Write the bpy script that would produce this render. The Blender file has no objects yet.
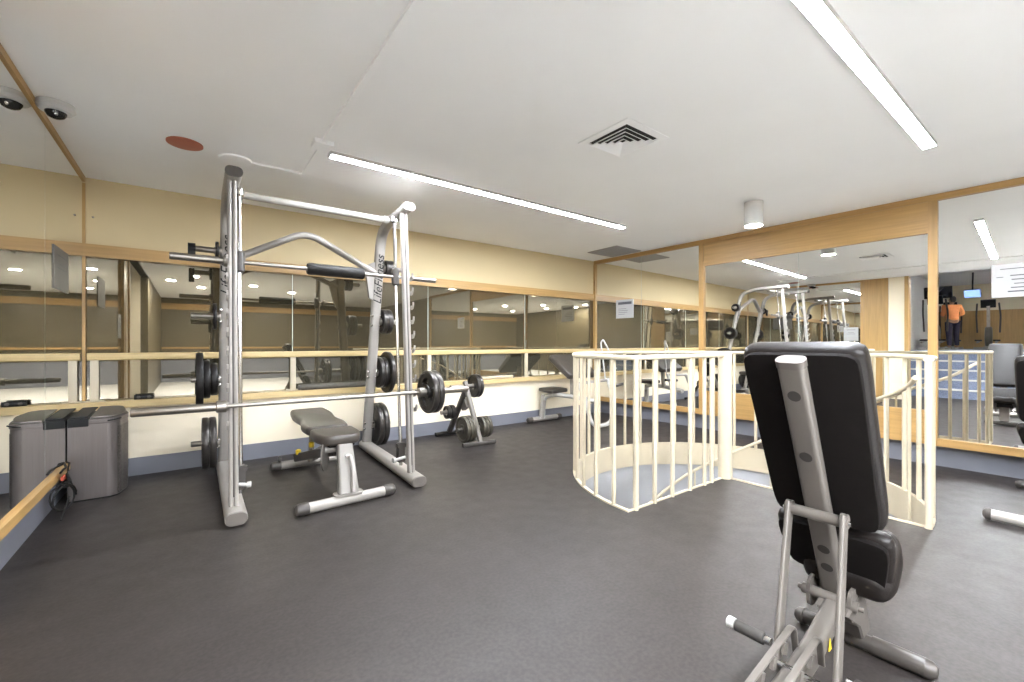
import bpy, math, random
from mathutils import Vector as V, Matrix
random.seed(7)
PI = math.pi
COL = bpy.context.scene.collection
SC = bpy.context.scene

# ------------------------------------------------------------------ materials
def M(name, col, rough=.5, metal=0., noise=None, bump=None, spec=.5, emit=None, coat=0., map_scale=None):
    m = bpy.data.materials.new(name); m.use_nodes = True
    nt = m.node_tree; b = nt.nodes['Principled BSDF']
    b.inputs['Base Color'].default_value = (*col, 1)
    b.inputs['Roughness'].default_value = rough
    b.inputs['Metallic'].default_value = metal
    b.inputs['Specular IOR Level'].default_value = spec
    b.inputs['Coat Weight'].default_value = coat
    if emit:
        b.inputs['Emission Color'].default_value = (*emit[0], 1)
        b.inputs['Emission Strength'].default_value = emit[1]
    tc = nt.nodes.new('ShaderNodeTexCoord'); src = tc.outputs['Object']
    if map_scale:
        mp = nt.nodes.new('ShaderNodeMapping'); mp.inputs['Scale'].default_value = map_scale
        nt.links.new(src, mp.inputs['Vector']); src = mp.outputs['Vector']
    if noise:
        sc, amt = noise[0], noise[1]
        det = noise[2] if len(noise) > 2 else 4
        n = nt.nodes.new('ShaderNodeTexNoise'); n.inputs['Scale'].default_value = sc; n.inputs['Detail'].default_value = det
        nt.links.new(src, n.inputs['Vector'])
        r = nt.nodes.new('ShaderNodeValToRGB')
        r.color_ramp.elements[0].position = .3; r.color_ramp.elements[1].position = .7
        r.color_ramp.elements[0].color = (*[c * (1 - amt) for c in col], 1)
        r.color_ramp.elements[1].color = (*[min(1, c * (1 + amt)) for c in col], 1)
        nt.links.new(n.outputs['Fac'], r.inputs['Fac']); nt.links.new(r.outputs['Color'], b.inputs['Base Color'])
    if bump:
        n = nt.nodes.new('ShaderNodeTexNoise'); n.inputs['Scale'].default_value = bump[0]; n.inputs['Detail'].default_value = 3
        nt.links.new(src, n.inputs['Vector'])
        bp = nt.nodes.new('ShaderNodeBump'); bp.inputs['Strength'].default_value = bump[1]; bp.inputs['Distance'].default_value = .01
        nt.links.new(n.outputs['Fac'], bp.inputs['Height']); nt.links.new(bp.outputs['Normal'], b.inputs['Normal'])
    return m

def mirror_mat(name, tint, rough=.0):
    m = bpy.data.materials.new(name); m.use_nodes = True
    b = m.node_tree.nodes['Principled BSDF']
    b.inputs['Base Color'].default_value = (*tint, 1); b.inputs['Metallic'].default_value = 1; b.inputs['Roughness'].default_value = rough
    return m

def hazy_mirror(name, tint, dif, k):
    m = bpy.data.materials.new(name); m.use_nodes = True; nt = m.node_tree; L = nt.links.new
    nt.nodes.remove(nt.nodes['Principled BSDF']); out = nt.nodes['Material Output']
    g = nt.nodes.new('ShaderNodeBsdfGlossy'); g.inputs['Color'].default_value = (*tint, 1); g.inputs['Roughness'].default_value = .012
    d = nt.nodes.new('ShaderNodeBsdfDiffuse'); d.inputs['Color'].default_value = (*dif, 1)
    x = nt.nodes.new('ShaderNodeMixShader'); x.inputs['Fac'].default_value = k
    L(g.outputs[0], x.inputs[1]); L(d.outputs[0], x.inputs[2]); L(x.outputs[0], out.inputs['Surface'])
    return m

def floor_mat():
    m = bpy.data.materials.new('rubber_floor'); m.use_nodes = True
    nt = m.node_tree; b = nt.nodes['Principled BSDF']; L = nt.links.new
    tc = nt.nodes.new('ShaderNodeTexCoord')
    n1 = nt.nodes.new('ShaderNodeTexNoise'); n1.inputs['Scale'].default_value = 1.1; n1.inputs['Detail'].default_value = 5
    n2 = nt.nodes.new('ShaderNodeTexNoise'); n2.inputs['Scale'].default_value = 60; n2.inputs['Detail'].default_value = 4
    n3 = nt.nodes.new('ShaderNodeTexNoise'); n3.inputs['Scale'].default_value = 9; n3.inputs['Detail'].default_value = 6
    for n in (n1, n2, n3): L(tc.outputs['Object'], n.inputs['Vector'])
    r1 = nt.nodes.new('ShaderNodeValToRGB')
    r1.color_ramp.elements[0].position = .3; r1.color_ramp.elements[0].color = (.029, .0243, .0222, 1)
    r1.color_ramp.elements[1].position = .75; r1.color_ramp.elements[1].color = (.042, .0357, .033, 1)
    L(n1.outputs['Fac'], r1.inputs['Fac'])
    mx = nt.nodes.new('ShaderNodeMixRGB'); mx.blend_type = 'MULTIPLY'; mx.inputs['Fac'].default_value = .5
    r2 = nt.nodes.new('ShaderNodeValToRGB')
    r2.color_ramp.elements[0].position = .35; r2.color_ramp.elements[0].color = (.55, .55, .55, 1)
    r2.color_ramp.elements[1].position = .65; r2.color_ramp.elements[1].color = (1.3, 1.3, 1.3, 1)
    L(n2.outputs['Fac'], r2.inputs['Fac'])
    L(r1.outputs['Color'], mx.inputs['Color1']); L(r2.outputs['Color'], mx.inputs['Color2'])
    # sheet seams of the rolled rubber: thin darker joints every 1.22 m
    sx = nt.nodes.new('ShaderNodeSeparateXYZ'); L(tc.outputs['Object'], sx.inputs['Vector'])
    a = nt.nodes.new('ShaderNodeMath'); a.operation = 'ADD'; a.inputs[1].default_value = 20.72; L(sx.outputs['Y'], a.inputs[0])
    d = nt.nodes.new('ShaderNodeMath'); d.operation = 'DIVIDE'; d.inputs[1].default_value = 1.22; L(a.outputs[0], d.inputs[0])
    f = nt.nodes.new('ShaderNodeMath'); f.operation = 'FRACT'; L(d.outputs[0], f.inputs[0])
    lt = nt.nodes.new('ShaderNodeMath'); lt.operation = 'LESS_THAN'; lt.inputs[1].default_value = .006; L(f.outputs[0], lt.inputs[0])
    mx2 = nt.nodes.new('ShaderNodeMixRGB'); mx2.blend_type = 'MIX'
    mul = nt.nodes.new('ShaderNodeMath'); mul.operation = 'MULTIPLY'; mul.inputs[1].default_value = .22; L(lt.outputs[0], mul.inputs[0])
    L(mul.outputs[0], mx2.inputs['Fac']); L(mx.outputs['Color'], mx2.inputs['Color1']); mx2.inputs['Color2'].default_value = (.02, .019, .019, 1)
    L(mx2.outputs['Color'], b.inputs['Base Color'])
    r3 = nt.nodes.new('ShaderNodeMapRange'); r3.inputs['To Min'].default_value = .38; r3.inputs['To Max'].default_value = .58
    L(n3.outputs['Fac'], r3.inputs['Value']); L(r3.outputs['Result'], b.inputs['Roughness'])
    bp = nt.nodes.new('ShaderNodeBump'); bp.inputs['Strength'].default_value = .12; bp.inputs['Distance'].default_value = .004
    L(n2.outputs['Fac'], bp.inputs['Height']); L(bp.outputs['Normal'], b.inputs['Normal'])
    b.inputs['Specular IOR Level'].default_value = .3
    return m

WOODC = (.44, .268, .096)
MT = dict(
    floor=floor_mat(),
    ceiling=M('ceiling_paint', (.90, .90, .89), .8, noise=(1.5, .015)),
    cream=M('cream_paint', (.86, .765, .59), .6, noise=(2, .02)),
    upper=M('cream_wallcover', (.60, .485, .285), .65, noise=(2, .02)),
    base=M('vinyl_base', (.18, .185, .215), .45, noise=(3, .04)),
    woodx=M('maple_x', WOODC, .42, noise=(3, .13, 6), map_scale=(.6, 9, 14)),
    woody=M('maple_y', WOODC, .42, noise=(3, .13, 6), map_scale=(9, .6, 14)),
    woodp=M('pale_maple_x', (.56, .42, .20), .42, noise=(3, .1, 6), map_scale=(.6, 9, 14)),
    woodz=M('maple_z', WOODC, .42, noise=(3, .13, 6), map_scale=(10, 10, .6)),
    mirror=mirror_mat('mirror_silver', (.90, .90, .875)),
    tint=hazy_mirror('bronze_mirror', (.36, .325, .25), (.105, .09, .058), .36),
    tintl=hazy_mirror('lower_mirror', (.34, .31, .25), (.13, .12, .085), .3),
    cut=M('glass_edge', (.55, .62, .56), .2),
    silver=M('silver_paint', (.315, .292, .265), .36, .12, noise=(6, .05)),
    spaint=M('platinum_paint', (.15, .134, .117), .4, .15, noise=(6, .05)),
    plug=M('plug_rubber', (.045, .041, .037), .7, spec=.2, noise=(30, .1)),
    postp=M('post_paint', (.21, .193, .172), .4, .1, noise=(6, .05)),
    spaintd=M('dark_platinum', (.13, .115, .10), .4, .2, noise=(6, .05)),
    chrome=M('chrome', (.72, .71, .69), .16, 1., noise=(20, .03)),
    bar=M('bar_steel', (.33, .305, .27), .4, 1., noise=(40, .06)),
    iron=M('cast_iron', (.0135, .0118, .0108), .4, .05, spec=.3, noise=(30, .2), bump=(60, .1)),
    ironr=M('iron_rim', (.05, .045, .041), .3, .6, noise=(30, .2)),
    irong=M('grey_iron', (.075, .066, .05), .42, .4, noise=(20, .15)),
    rubber=M('black_rubber', (.016, .0145, .0135), .6, spec=.25, noise=(30, .2)),
    grip=M('grip_rubber', (.042, .038, .034), .65, noise=(50, .15)),
    cap=M('foot_cap', (.055, .048, .042), .38, noise=(20, .1)),
    vinyl=M('vinyl_pad', (.055, .047, .039), .38, spec=.35, noise=(15, .08), bump=(90, .08)),
    vinyld=M('black_vinyl', (.0115, .0088, .0075), .42, spec=.28, noise=(15, .1), bump=(90, .08)),
    board=M('black_backing', (.0068, .0052, .0046), .8, spec=.15, noise=(30, .1)),
    white=M('white_steel', (.53, .465, .34), .35, noise=(8, .02)),
    whitem=M('white_plastic', (.52, .51, .485), .4, noise=(8, .02)),
    lav=M('shaft_paint', (.40, .405, .42), .6, noise=(2, .02)),
    steel=M('stainless', (.17, .15, .14), .42, .8, noise=(4, .05), map_scale=(30, 30, 1)),
    steelp=M('perforated_steel', (.13, .115, .105), .5, .8, noise=(120, .45, 2)),
    black=M('black_plastic', (.009, .009, .009), .5, spec=.25, noise=(10, .1)),
    dome=M('smoked_dome', (.012, .012, .013), .06, noise=(5, .05)),
    terra=M('terracotta_plastic', (.40, .125, .075), .55, noise=(10, .05)),
    greyv=M('grey_grille', (.36, .35, .34), .6, noise=(10, .04)),
    dark=M('duct_shade', (.03, .03, .028), .9),
    paper=M('paper', (.46, .46, .455), .55, noise=(10, .01)),
    greyp=M('grey_paper', (.40, .385, .36), .5, noise=(10, .02)),
    greyp2=M('dark_grey_paper', (.10, .092, .08), .5, noise=(10, .02)),
    ink=M('ink', (.10, .10, .11), .7),
    yellow=M('yellow_plastic', (.75, .52, .03), .4, noise=(10, .05)),
    red=M('red_label', (.6, .1, .05), .5),
    light=M('led_diffuser', (.9, .9, .88), .5, emit=((.885, .935, 1.02), 18.)),
    lamp=M('lamp_lens', (.9, .9, .88), .5, emit=((1., .95, .9), 25.)),
    soft=M('soft_diffuser', (.9, .9, .88), .5, emit=((.95, .96, 1.), 6.5)),
    fill_spot=M('fill_lens', (.9, .9, .88), .5, emit=((.895, .935, 1.005), 108.)),
    carpet=M('blue_carpet', (.16, .19, .27), .9, noise=(40, .2), bump=(100, .2)),
    taupe=M('taupe_panel', (.105, .085, .05), .35, noise=(2, .06)),
    skin=M('skin', (.30, .16, .10), .5, noise=(20, .05)),
    orange=M('orange_knit', (.80, .29, .10), .8, noise=(40, .08)),
    navy=M('dark_trousers', (.035, .03, .06), .8, noise=(40, .1)),
    hair=M('dark_hair', (.015, .012, .01), .6, noise=(60, .3)),
    screen=M('blue_screen', (.05, .1, .3), .2, emit=((.25, .4, 1.), .12)),
    screend=M('dark_screen', (.012, .012, .015), .15, noise=(3, .2)),
    bluegrey=M('light_grey_wall', (.62, .615, .60), .6, noise=(3, .02)),
    foam=M('dark_foam', (.10, .09, .075), .8, noise=(40, .1)),
)

# ------------------------------------------------------------------ geometry
def rr(w, h, r=None, n=4):
    if r is None: r = min(w, h) / 2
    r = min(r, w / 2 - 1e-5, h / 2 - 1e-5)
    out = []
    for cx, cy, a0 in ((w/2-r, h/2-r, 0), (-w/2+r, h/2-r, PI/2), (-w/2+r, -h/2+r, PI), (w/2-r, -h/2+r, 1.5*PI)):
        for i in range(n + 1):
            a = a0 + PI/2*i/n
            out.append((cx + r*math.cos(a), cy + r*math.sin(a)))
    return out

def circ(r, n=14): return [(r*math.cos(2*PI*i/n), r*math.sin(2*PI*i/n)) for i in range(n)]

def fillet(pts, r, n=6):
    pts = [V(p) for p in pts]; out = [pts[0]]
    for i in range(1, len(pts) - 1):
        a, b, c = pts[i-1], pts[i], pts[i+1]
        d1 = (a - b); d2 = (c - b)
        k = min(r, d1.length*.48, d2.length*.48)
        p1 = b + d1.normalized()*k; p2 = b + d2.normalized()*k
        for j in range(n + 1):
            t = j/n
            out.append(p1*(1-t)**2 + b*2*t*(1-t) + p2*t*t)
    out.append(pts[-1]); return out

class MB:
    def __init__(s): s.v = []; s.f = []
    def add(s, vs, fs):
        o = len(s.v); s.v += [V(p) for p in vs]; s.f += [tuple(i + o for i in f) for f in fs]; return s
    def box(s, c, size, rot=None):
        c = V(c); x, y, z = [k/2 for k in size]
        R = rot if rot else Matrix.Identity(3)
        vs = [c + R @ V((a*x, b*y, d*z)) for a in (-1, 1) for b in (-1, 1) for d in (-1, 1)]
        return s.add(vs, [(0,1,3,2),(4,6,7,5),(0,4,5,1),(2,3,7,6),(0,2,6,4),(1,5,7,3)])
    def bbox(s, x0, x1, y0, y1, z0, z1): return s.box(((x0+x1)/2, (y0+y1)/2, (z0+z1)/2), (x1-x0, y1-y0, z1-z0))
    def sweep(s, pts, prof, up=(0,0,1), closed=False, scale=None):
        pts = [V(p) for p in pts]; n = len(pts); m = len(prof); vs = []
        T = []
        for i in range(n):
            a = pts[i-1] if (i > 0 or closed) else pts[i]; b = pts[(i+1) % n] if (i < n-1 or closed) else pts[i]
            T.append((b - a).normalized())
        u = V(up)
        if abs(u.dot(T[0])) > .98: u = V((0,1,0)) if abs(T[0].y) < .9 else V((1,0,0))
        for i in range(n):
            u = (u - T[i]*u.dot(T[i]))
            u.normalize()
            side = T[i].cross(u)
            k = scale[i] if scale else 1
            kx, ky = k if isinstance(k, tuple) else (k, k)
            for px, py in prof: vs.append(pts[i] + side*px*kx + u*py*ky)
        fs = []
        for i in range(n if closed else n - 1):
            a = i*m; b = ((i+1) % n)*m
            for j in range(m): fs.append((a+j, a+(j+1) % m, b+(j+1) % m, b+j))
        if not closed: fs += [tuple(range(m))[::-1], tuple(range((n-1)*m, n*m))]
        return s.add(vs, fs)
    def tube(s, pts, r, n=12, closed=False): return s.sweep(pts, circ(r, n), closed=closed)
    def lathe(s, o, axis, prof, n=28, ring=False):
        o = V(o); t = V(axis).normalized(); u = V((0,0,1)) if abs(t.z) < .9 else V((1,0,0))
        u = (u - t*u.dot(t)).normalized(); w = t.cross(u); vs = []; fs = []
        for r, h in prof:
            for i in range(n):
                a = 2*PI*i/n; vs.append(o + t*h + (u*math.cos(a) + w*math.sin(a))*max(r, 1e-4))
        for k in range(len(prof) - 1):
            for i in range(n): fs.append((k*n+i, k*n+(i+1) % n, (k+1)*n+(i+1) % n, (k+1)*n+i))
        if ring:
            k = len(prof) - 1
            for i in range(n): fs.append((k*n+i, k*n+(i+1) % n, (i+1) % n, i))
        else: fs += [tuple(range(n))[::-1], tuple(range((len(prof)-1)*n, len(prof)*n))]
        return s.add(vs, fs)
    def cyl(s, p0, p1, r, n=16, r2=None):
        p0 = V(p0); d = V(p1) - p0
        return s.lathe(p0, d, [(r, 0), (r2 if r2 else r, d.length)], n)
    def sector(s, o, axis, r0, r1, a0, a1, h0, h1, n=8):
        o = V(o); t = V(axis).normalized(); u = V((0,0,1)) if abs(t.z) < .9 else V((1,0,0))
        u = (u - t*u.dot(t)).normalized(); w = t.cross(u); vs = []; fs = []
        for i in range(n + 1):
            a = a0 + (a1-a0)*i/n; d = u*math.cos(a) + w*math.sin(a)
            vs += [o+d*r0+t*h0, o+d*r1+t*h0, o+d*r1+t*h1, o+d*r0+t*h1]
        for i in range(n):
            for j in range(4): fs.append((i*4+j, i*4+(j+1) % 4, i*4+4+(j+1) % 4, i*4+4+j))
        full = abs(abs(a1-a0) - 2*PI) < 1e-6
        if not full: fs += [(0,1,2,3), (n*4+3, n*4+2, n*4+1, n*4)]
        return s.add(vs, fs)
    def loft(s, rings):
        m = len(rings[0]); vs = [p for r in rings for p in r]; fs = []
        for k in range(len(rings) - 1):
            for j in range(m): fs.append((k*m+j, k*m+(j+1) % m, (k+1)*m+(j+1) % m, (k+1)*m+j))
        fs += [tuple(range(m))[::-1], tuple(range((len(rings)-1)*m, len(rings)*m))]
        return s.add(vs, fs)
    def prism(s, outline, mp, t0, t1, bev=0., nb=3):
        """outline: 2D ccw; mp(a,b,c)->world; extruded along c from t0 to t1 with rounded rims."""
        n = len(outline)
        nrm = []
        for i in range(n):
            p, q = V(outline[i-1]), V(outline[(i+1) % n]); d = (q - p); d = V((d.x, d.y)).normalized() if d.length else V((1, 0))
            nrm.append(V((d.y, -d.x)))
        prof = []
        if bev > 0:
            for k in range(nb + 1):
                a = PI/2*k/nb; prof.append((bev*(1-math.sin(a)), t0 + bev*(1-math.cos(a))))
            for k in range(nb + 1):
                a = PI/2*k/nb; prof.append((bev*(1-math.cos(a)), t1 - bev*(1-math.sin(a))))
        else: prof = [(0, t0), (0, t1)]
        rings = [[mp(outline[i][0]-nrm[i].x*ins, outline[i][1]-nrm[i].y*ins, c) for i in range(n)] for ins, c in prof]
        return s.loft([[V(p) for p in r] for r in rings])
    def build(s, name, mat, parent=None, smooth=35, origin=None):
        if parent is not None:
            r = parent
            while r.parent: r = r.parent
            o = V(r.location)
        elif origin is not None: o = V(origin)
        else:
            xs = [p.x for p in s.v]; ys = [p.y for p in s.v]; zs = [p.z for p in s.v]
            o = V(((min(xs)+max(xs))/2, (min(ys)+max(ys))/2, min(zs)))
        me = bpy.data.meshes.new(name); me.from_pydata([p - o for p in s.v], [], s.f)
        me.materials.append(mat)
        import bmesh
        bm = bmesh.new(); bm.from_mesh(me); bmesh.ops.recalc_face_normals(bm, faces=bm.faces); bm.to_mesh(me); bm.free()
        if smooth:
            for p in me.polygons: p.use_smooth = True
            me.set_sharp_from_angle(angle=math.radians(smooth))
        me.update()
        ob = bpy.data.objects.new(name, me); COL.objects.link(ob)
        if parent is not None: ob.parent = parent
        else: ob.location = o
        return ob

def tag(o, label, cat, group=None, kind=None):
    o['label'] = label; o['category'] = cat
    if group: o['group'] = group
    if kind: o['kind'] = kind
    return o
def thing(name, loc, label, cat, group=None):
    o = bpy.data.objects.new(name, None); o.empty_display_size = .1; COL.objects.link(o); o.location = loc
    return tag(o, label, cat, group)
def struct(name, mb, mat, smooth=0, parent=None):
    o = mb.build(name, mat, parent, smooth)
    if parent is None: o['kind'] = 'structure'
    return o
def copy_tree(o, parent=None):
    c = o.copy(); COL.objects.link(c)
    if parent is not None: c.parent = parent
    for ch in [k for k in bpy.data.objects if k.parent == o]: copy_tree(ch, c)
    return c

# ------------------------------------------------------------------ layout
LR = 6.6
HC = 2.547                        # ceiling height
XL, YB = -.72, 5.06               # left mirror plane, back glass plane
YH = 5.0                          # half wall face
P0 = V((5.48, 5.03, 0)); RD = V((.028, -1, 0)).normalized(); RN = V((-1, -.028, 0)).normalized()
def RW(s, out, z): return P0 + RD*s + RN*out + V((0, 0, z))
def rbox(mb, s0, s1, o0, o1, z0, z1):
    vs = [RW(a, b, c) for a in (s0, s1) for b in (o0, o1) for c in (z0, z1)]
    return mb.add(vs, [(0,1,3,2),(4,6,7,5),(0,4,5,1),(2,3,7,6),(0,2,6,4),(1,5,7,3)])
WC = V((3.69, 1.893, 0)); WR = 1.28     # stair well centre and radius
YF = -6.5
AX = -11.6                        # raised annex far wall
AN = 2.55                         # annex north wall

# ---- floor with three quarter round opening
import bmesh
def make_floor():
    bm = bmesh.new()
    outer = [(-1.74, YF), (5.95, YF), (5.95, 5.25), (-.95, 5.25), (-.95, 2.3), (-1.74, 2.3)]
    outer = [(-1.74, YF), (5.95, YF), (5.95, 5.25), (-1.74, 5.25)]
    hole = [(WC.x + WR*math.cos(math.radians(a)), WC.y + WR*math.sin(math.radians(a))) for a in range(180, -91, -4)]
    if True: hole.append((WC.x, WC.y - WR))
    hole.append((WC.x, WC.y))
    # dedupe
    h2 = []
    for p in hole:
        if not h2 or (V(p)-V(h2[-1])).length > 1e-3: h2.append(p)
    hole = h2
    es = []
    for loop in (outer, hole):
        vs = [bm.verts.new((x, y, 0)) for x, y in loop]
        for i in range(len(vs)): es.append(bm.edges.new((vs[i], vs[(i+1) % len(vs)])))
    bmesh.ops.triangle_fill(bm, use_beauty=True, use_dissolve=False, edges=es)
    # remove faces inside the hole if any were filled
    for f in list(bm.faces):
        c = f.calc_center_median(); d = V((c.x-WC.x, c.y-WC.y))
        if d.length < WR*.97 and not (d.x < 0 and d.y < 0): bm.faces.remove(f)
    bmesh.ops.recalc_face_normals(bm, faces=bm.faces)
    if sum(f.normal.z for f in bm.faces) < 0: bmesh.ops.reverse_faces(bm, faces=bm.faces)
    me = bpy.data.meshes.new('floor'); bm.to_mesh(me); bm.free()
    me.materials.append(MT['floor'])
    o = bpy.data.objects.new('floor', me); COL.objects.link(o); o['kind'] = 'structure'
make_floor()
struct('floor_rear_bounce', MB().bbox(-.72, 3.0, YF, -.45, 0, .004), M('pale_bounce', (.62, .605, .57), .5, noise=(3, .04)))  # pale slab put in behind the camera to bounce light onto the ceiling
# well fascia, shaft, lower floor
def arc_wall(r0, r1, z0, z1, a0=-90, a1=180, step=4):
    mb = MB(); vs = []; fs = []; n = int((a1-a0)/step) + 1
    for i in range(n):
        a = math.radians(a0 + (a1-a0)*i/(n-1)); c, s_ = math.cos(a), math.sin(a)
        vs += [(WC.x+r0*c, WC.y+r0*s_, z0), (WC.x+r1*c, WC.y+r1*s_, z0), (WC.x+r1*c, WC.y+r1*s_, z1), (WC.x+r0*c, WC.y+r0*s_, z1)]
    for i in range(n-1):
        for j in range(4): fs.append((i*4+j, i*4+(j+1) % 4, i*4+4+(j+1) % 4, i*4+4+j))
    fs += [(0,1,2,3), tuple((n-1)*4+k for k in (3,2,1,0))]
    mb.add(vs, fs); return mb
fas = arc_wall(WR-.012, WR+.016, -.235, .012)
fas.bbox(WC.x-WR, WC.x-.03, WC.y-.001, WC.y+.012, -.235, .012)     # landing edge plate
fas.bbox(WC.x-.001, WC.x+.012, WC.y-WR, WC.y-.03, -.235, .012)
struct('trim_1', fas, MT['white'], 30)
struct('wall_shaft', arc_wall(WR+.014, WR+.12, -2.9, -.235, -90, 270), MT['lav'], 30)
struct('floor_lower', MB().lathe((WC.x, WC.y, -2.95), (0,0,1), [(WR+.1, 0), (WR+.1, .05)], 48), MT['lav'])

# ---- ceiling
struct('ceiling', MB().bbox(XL-.12, 6.0, YF-.1, 5.3, HC, HC+.1), MT['ceiling'])
# ---- back wall
bw = MB()
bw.bbox(XL-.1, 5.9, YH+.005, YH+.25, .155, .60)
struct('wall_back', bw, MT['cream'])
struct('wall_back_upper', MB().bbox(XL-.1, 5.9, YB-.02, YB+.2, 1.99, HC), MT['upper'])
struct('baseboard_back', MB().bbox(XL-.1, 5.9, YH-.004, YH+.25, 0, .155), MT['base'])
struct('trim_2', MB().bbox(XL, 5.52, YH-.05, YB+.06, .603, .663), MT['woodp'])          # ledge
struct('trim_3', MB().bbox(XL, 5.48, YB-.045, YB+.03, 1.885, 1.99), MT['woodx'])          # head trim over the glass
gl = thing('wall_mirror', (2.4, YB, .66), 'wide dark bronze tinted mirror across the back wall between ledge and upper trim', 'mirror')
MB().bbox(XL, 5.48, YB, YB+.012, 1.04, 1.885).build('upper_pane', MT['tint'], gl, 0)
MB().bbox(XL, 5.48, YB, YB+.012, .663, 1.04).build('lower_pane', MT['tintl'], gl, 0)
for x in (.861, 2.423, 3.995): MB().bbox(x-.003, x+.003, YB-.003, YB+.001, .663, 1.885).build('pane_joint', MT['cut'], gl, 0)
# barre on the ledge
br = thing('barre_rail', (2.4, YH+.01, .663), 'long maple handrail on short cream posts along the back ledge', 'handrail')
MB().sweep([(XL+.02, YH+.03, 1.042), (5.46, YH+.03, 1.042)], rr(.045, .062, .012)).build('rail', MT['woodp'], br)
for x in (-.655, .861, 2.423, 3.995, 5.38):
    p = MB().bbox(x-.026, x+.026, YH+.016, YH+.046, .672, 1.013); o = p.build('post', MT['white'], br, 0)
    MB().sweep([(x, YH+.031, .6635), (x, YH+.031, .673)], rr(.13, .045, .012)).build('flange', MT['white'], o)

# ---- left wall
lm = thing('wall_mirror', (XL, 3.8, .3), 'full height silver mirror on the left wall beside the steel trash bin', 'mirror')
MB().bbox(XL-.012, XL, 2.70, 3.834, .30, 2.50).build('pane', MT['mirror'], lm, 0)
MB().bbox(XL-.012, XL, 3.838, 5.03, .30, 2.50).build('pane', MT['mirror'], lm, 0)
MB().bbox(XL-.012, XL-.001, 3.834, 3.838, .30, 2.50).build('pane_joint', MT['cut'], lm, 0)
struct('trim_4', MB().bbox(XL-.02, XL+.010, 2.70, 5.03, 2.505, HC), MT['woody'])
struct('trim_5', MB().bbox(XL-.03, XL+.02, 2.70, 5.0, .248, .30), MT['woody'])
struct('trim_6', MB().bbox(XL-.012, XL+.010, 5.025, 5.04, .663, 2.495), MT['woodz'])
struct('baseboard_left', MB().bbox(XL-.2, XL-.058, 2.2, 5.2, 0, .25), MT['base'])
struct('wall_left', MB().bbox(XL-.25, XL-.013, 2.70, 5.2, .25, HC), MT['cream'])
struct('trim_7', MB().bbox(XL-.2, XL+.03, 2.64, 2.70, 0, HC), MT['woodz'])
struct('trim_8', MB().bbox(XL-.2, XL+.01, 2.24, 2.64, 0, HC), MT['woodz'])               # maple panel beyond the mirror
struct('wall_left_jamb', MB().bbox(XL-.25, XL+.0, 1.98, 2.235, 0, 3.4), MT['cream'])
struct('trim_9', MB().bbox(XL-.25, XL+.02, 1.92, 1.98, 0, HC), MT['woodz'])
struct('wall_left_bulkhead', MB().bbox(XL-.12, XL, -1.6, 1.98, HC, 3.4), MT['ceiling'])
struct('wall_left_rear', MB().bbox(XL-.12, XL, YF, -1.6, 0, HC), MT['taupe'])

# ---- right wall

struct('wall_right', rbox(MB(), -.05, LR, -.25, -.10, 0, HC), MT['cream'])
struct('wall_right_rear', rbox(MB(), LR, 11.7, -.25, -.08, 0, HC), MT['taupe'])
struct('baseboard_right', rbox(MB(), -.05, LR, -.1, -.07, 0, .215), MT['base'])
rt = MB()
rbox(rt, 0, LR, -.02, .028, 2.49, HC)
struct('trim_10', rt, MT['woody'])
rv = MB()
rbox(rv, -.02, .03, -.02, .025, .66, 2.49); rbox(rv, 1.85, 1.915, -.02, .03, .20, 2.49); rbox(rv, 4.10, 4.165, -.02, .03, .20, 2.49); rbox(rv, LR-.06, LR, -.02, .03, 0, 2.49)
rbox(rv, .03, .075, -.02, .018, .27, .66)
struct('trim_11', rv, MT['woodz'])
rh = MB()
rbox(rh, .03, 1.85, -.05, .025, .205, .275); rbox(rh, 4.165, LR-.06, -.05, .025, .20, .27)
struct('trim_12', rh, MT['woody'])
struct('trim_13', rbox(MB(), 1.915, 4.10, -.02, .014, 2.255, 2.49), MT['woody'])          # header board
struct('trim_14', rbox(MB(), 1.915, 4.10, -.02, .026, 2.195, 2.255), MT['woody'])
pn = MB(); rbox(pn, 1.915, 4.10, -.05, .014, .205, .50); struct('trim_15', pn, MT['woody'])
struct('trim_16', rbox(MB(), 1.915, 4.10, -.02, .026, .485, .525), MT['woody'])
def rmirror(label, panes, z0, z1):
    t = thing('wall_mirror', RW((panes[0]+panes[-1])/2, 0, z0), label, 'mirror')
    for a, b in zip(panes[:-1], panes[1:]):
        rbox(MB(), a+.002, b-.002, -.012, 0, z0, z1).build('pane', MT['mirror'], t, 0)
    for a in panes[1:-1]: rbox(MB(), a-.002, a+.002, -.012, -.001, z0, z1).build('pane_joint', MT['cut'], t, 0)
rmirror('tall mirror in maple trim next to the back corner, with a notice taped on it', [.0, .92, 1.85], .27, 2.49)
rmirror('wide mirror under the maple header board behind the round stair railing', [1.915, 3.02, 4.10], .52, 2.20)
rmirror('tall mirror right of the header board, with the large white notice', [4.165, 5.35, LR-.06], .265, 2.49)

# ---- far end of the room (seen only in the mirrors)
struct('wall_front', MB().bbox(XL-.1, 6.1, YF-.15, YF, 0, HC), MT['taupe'])
struct('trim_17', MB().bbox(XL, 6, YF, YF+.04, 2.2, 2.38), MT['woodx'])
struct('trim_18', MB().bbox(XL, 6, YF, YF+.06, 1.0, 1.06), MT['woodx'])
struct('wall_front_lower', MB().bbox(XL, 6, YF, YF+.05, 0, .66), MT['base'])
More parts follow.
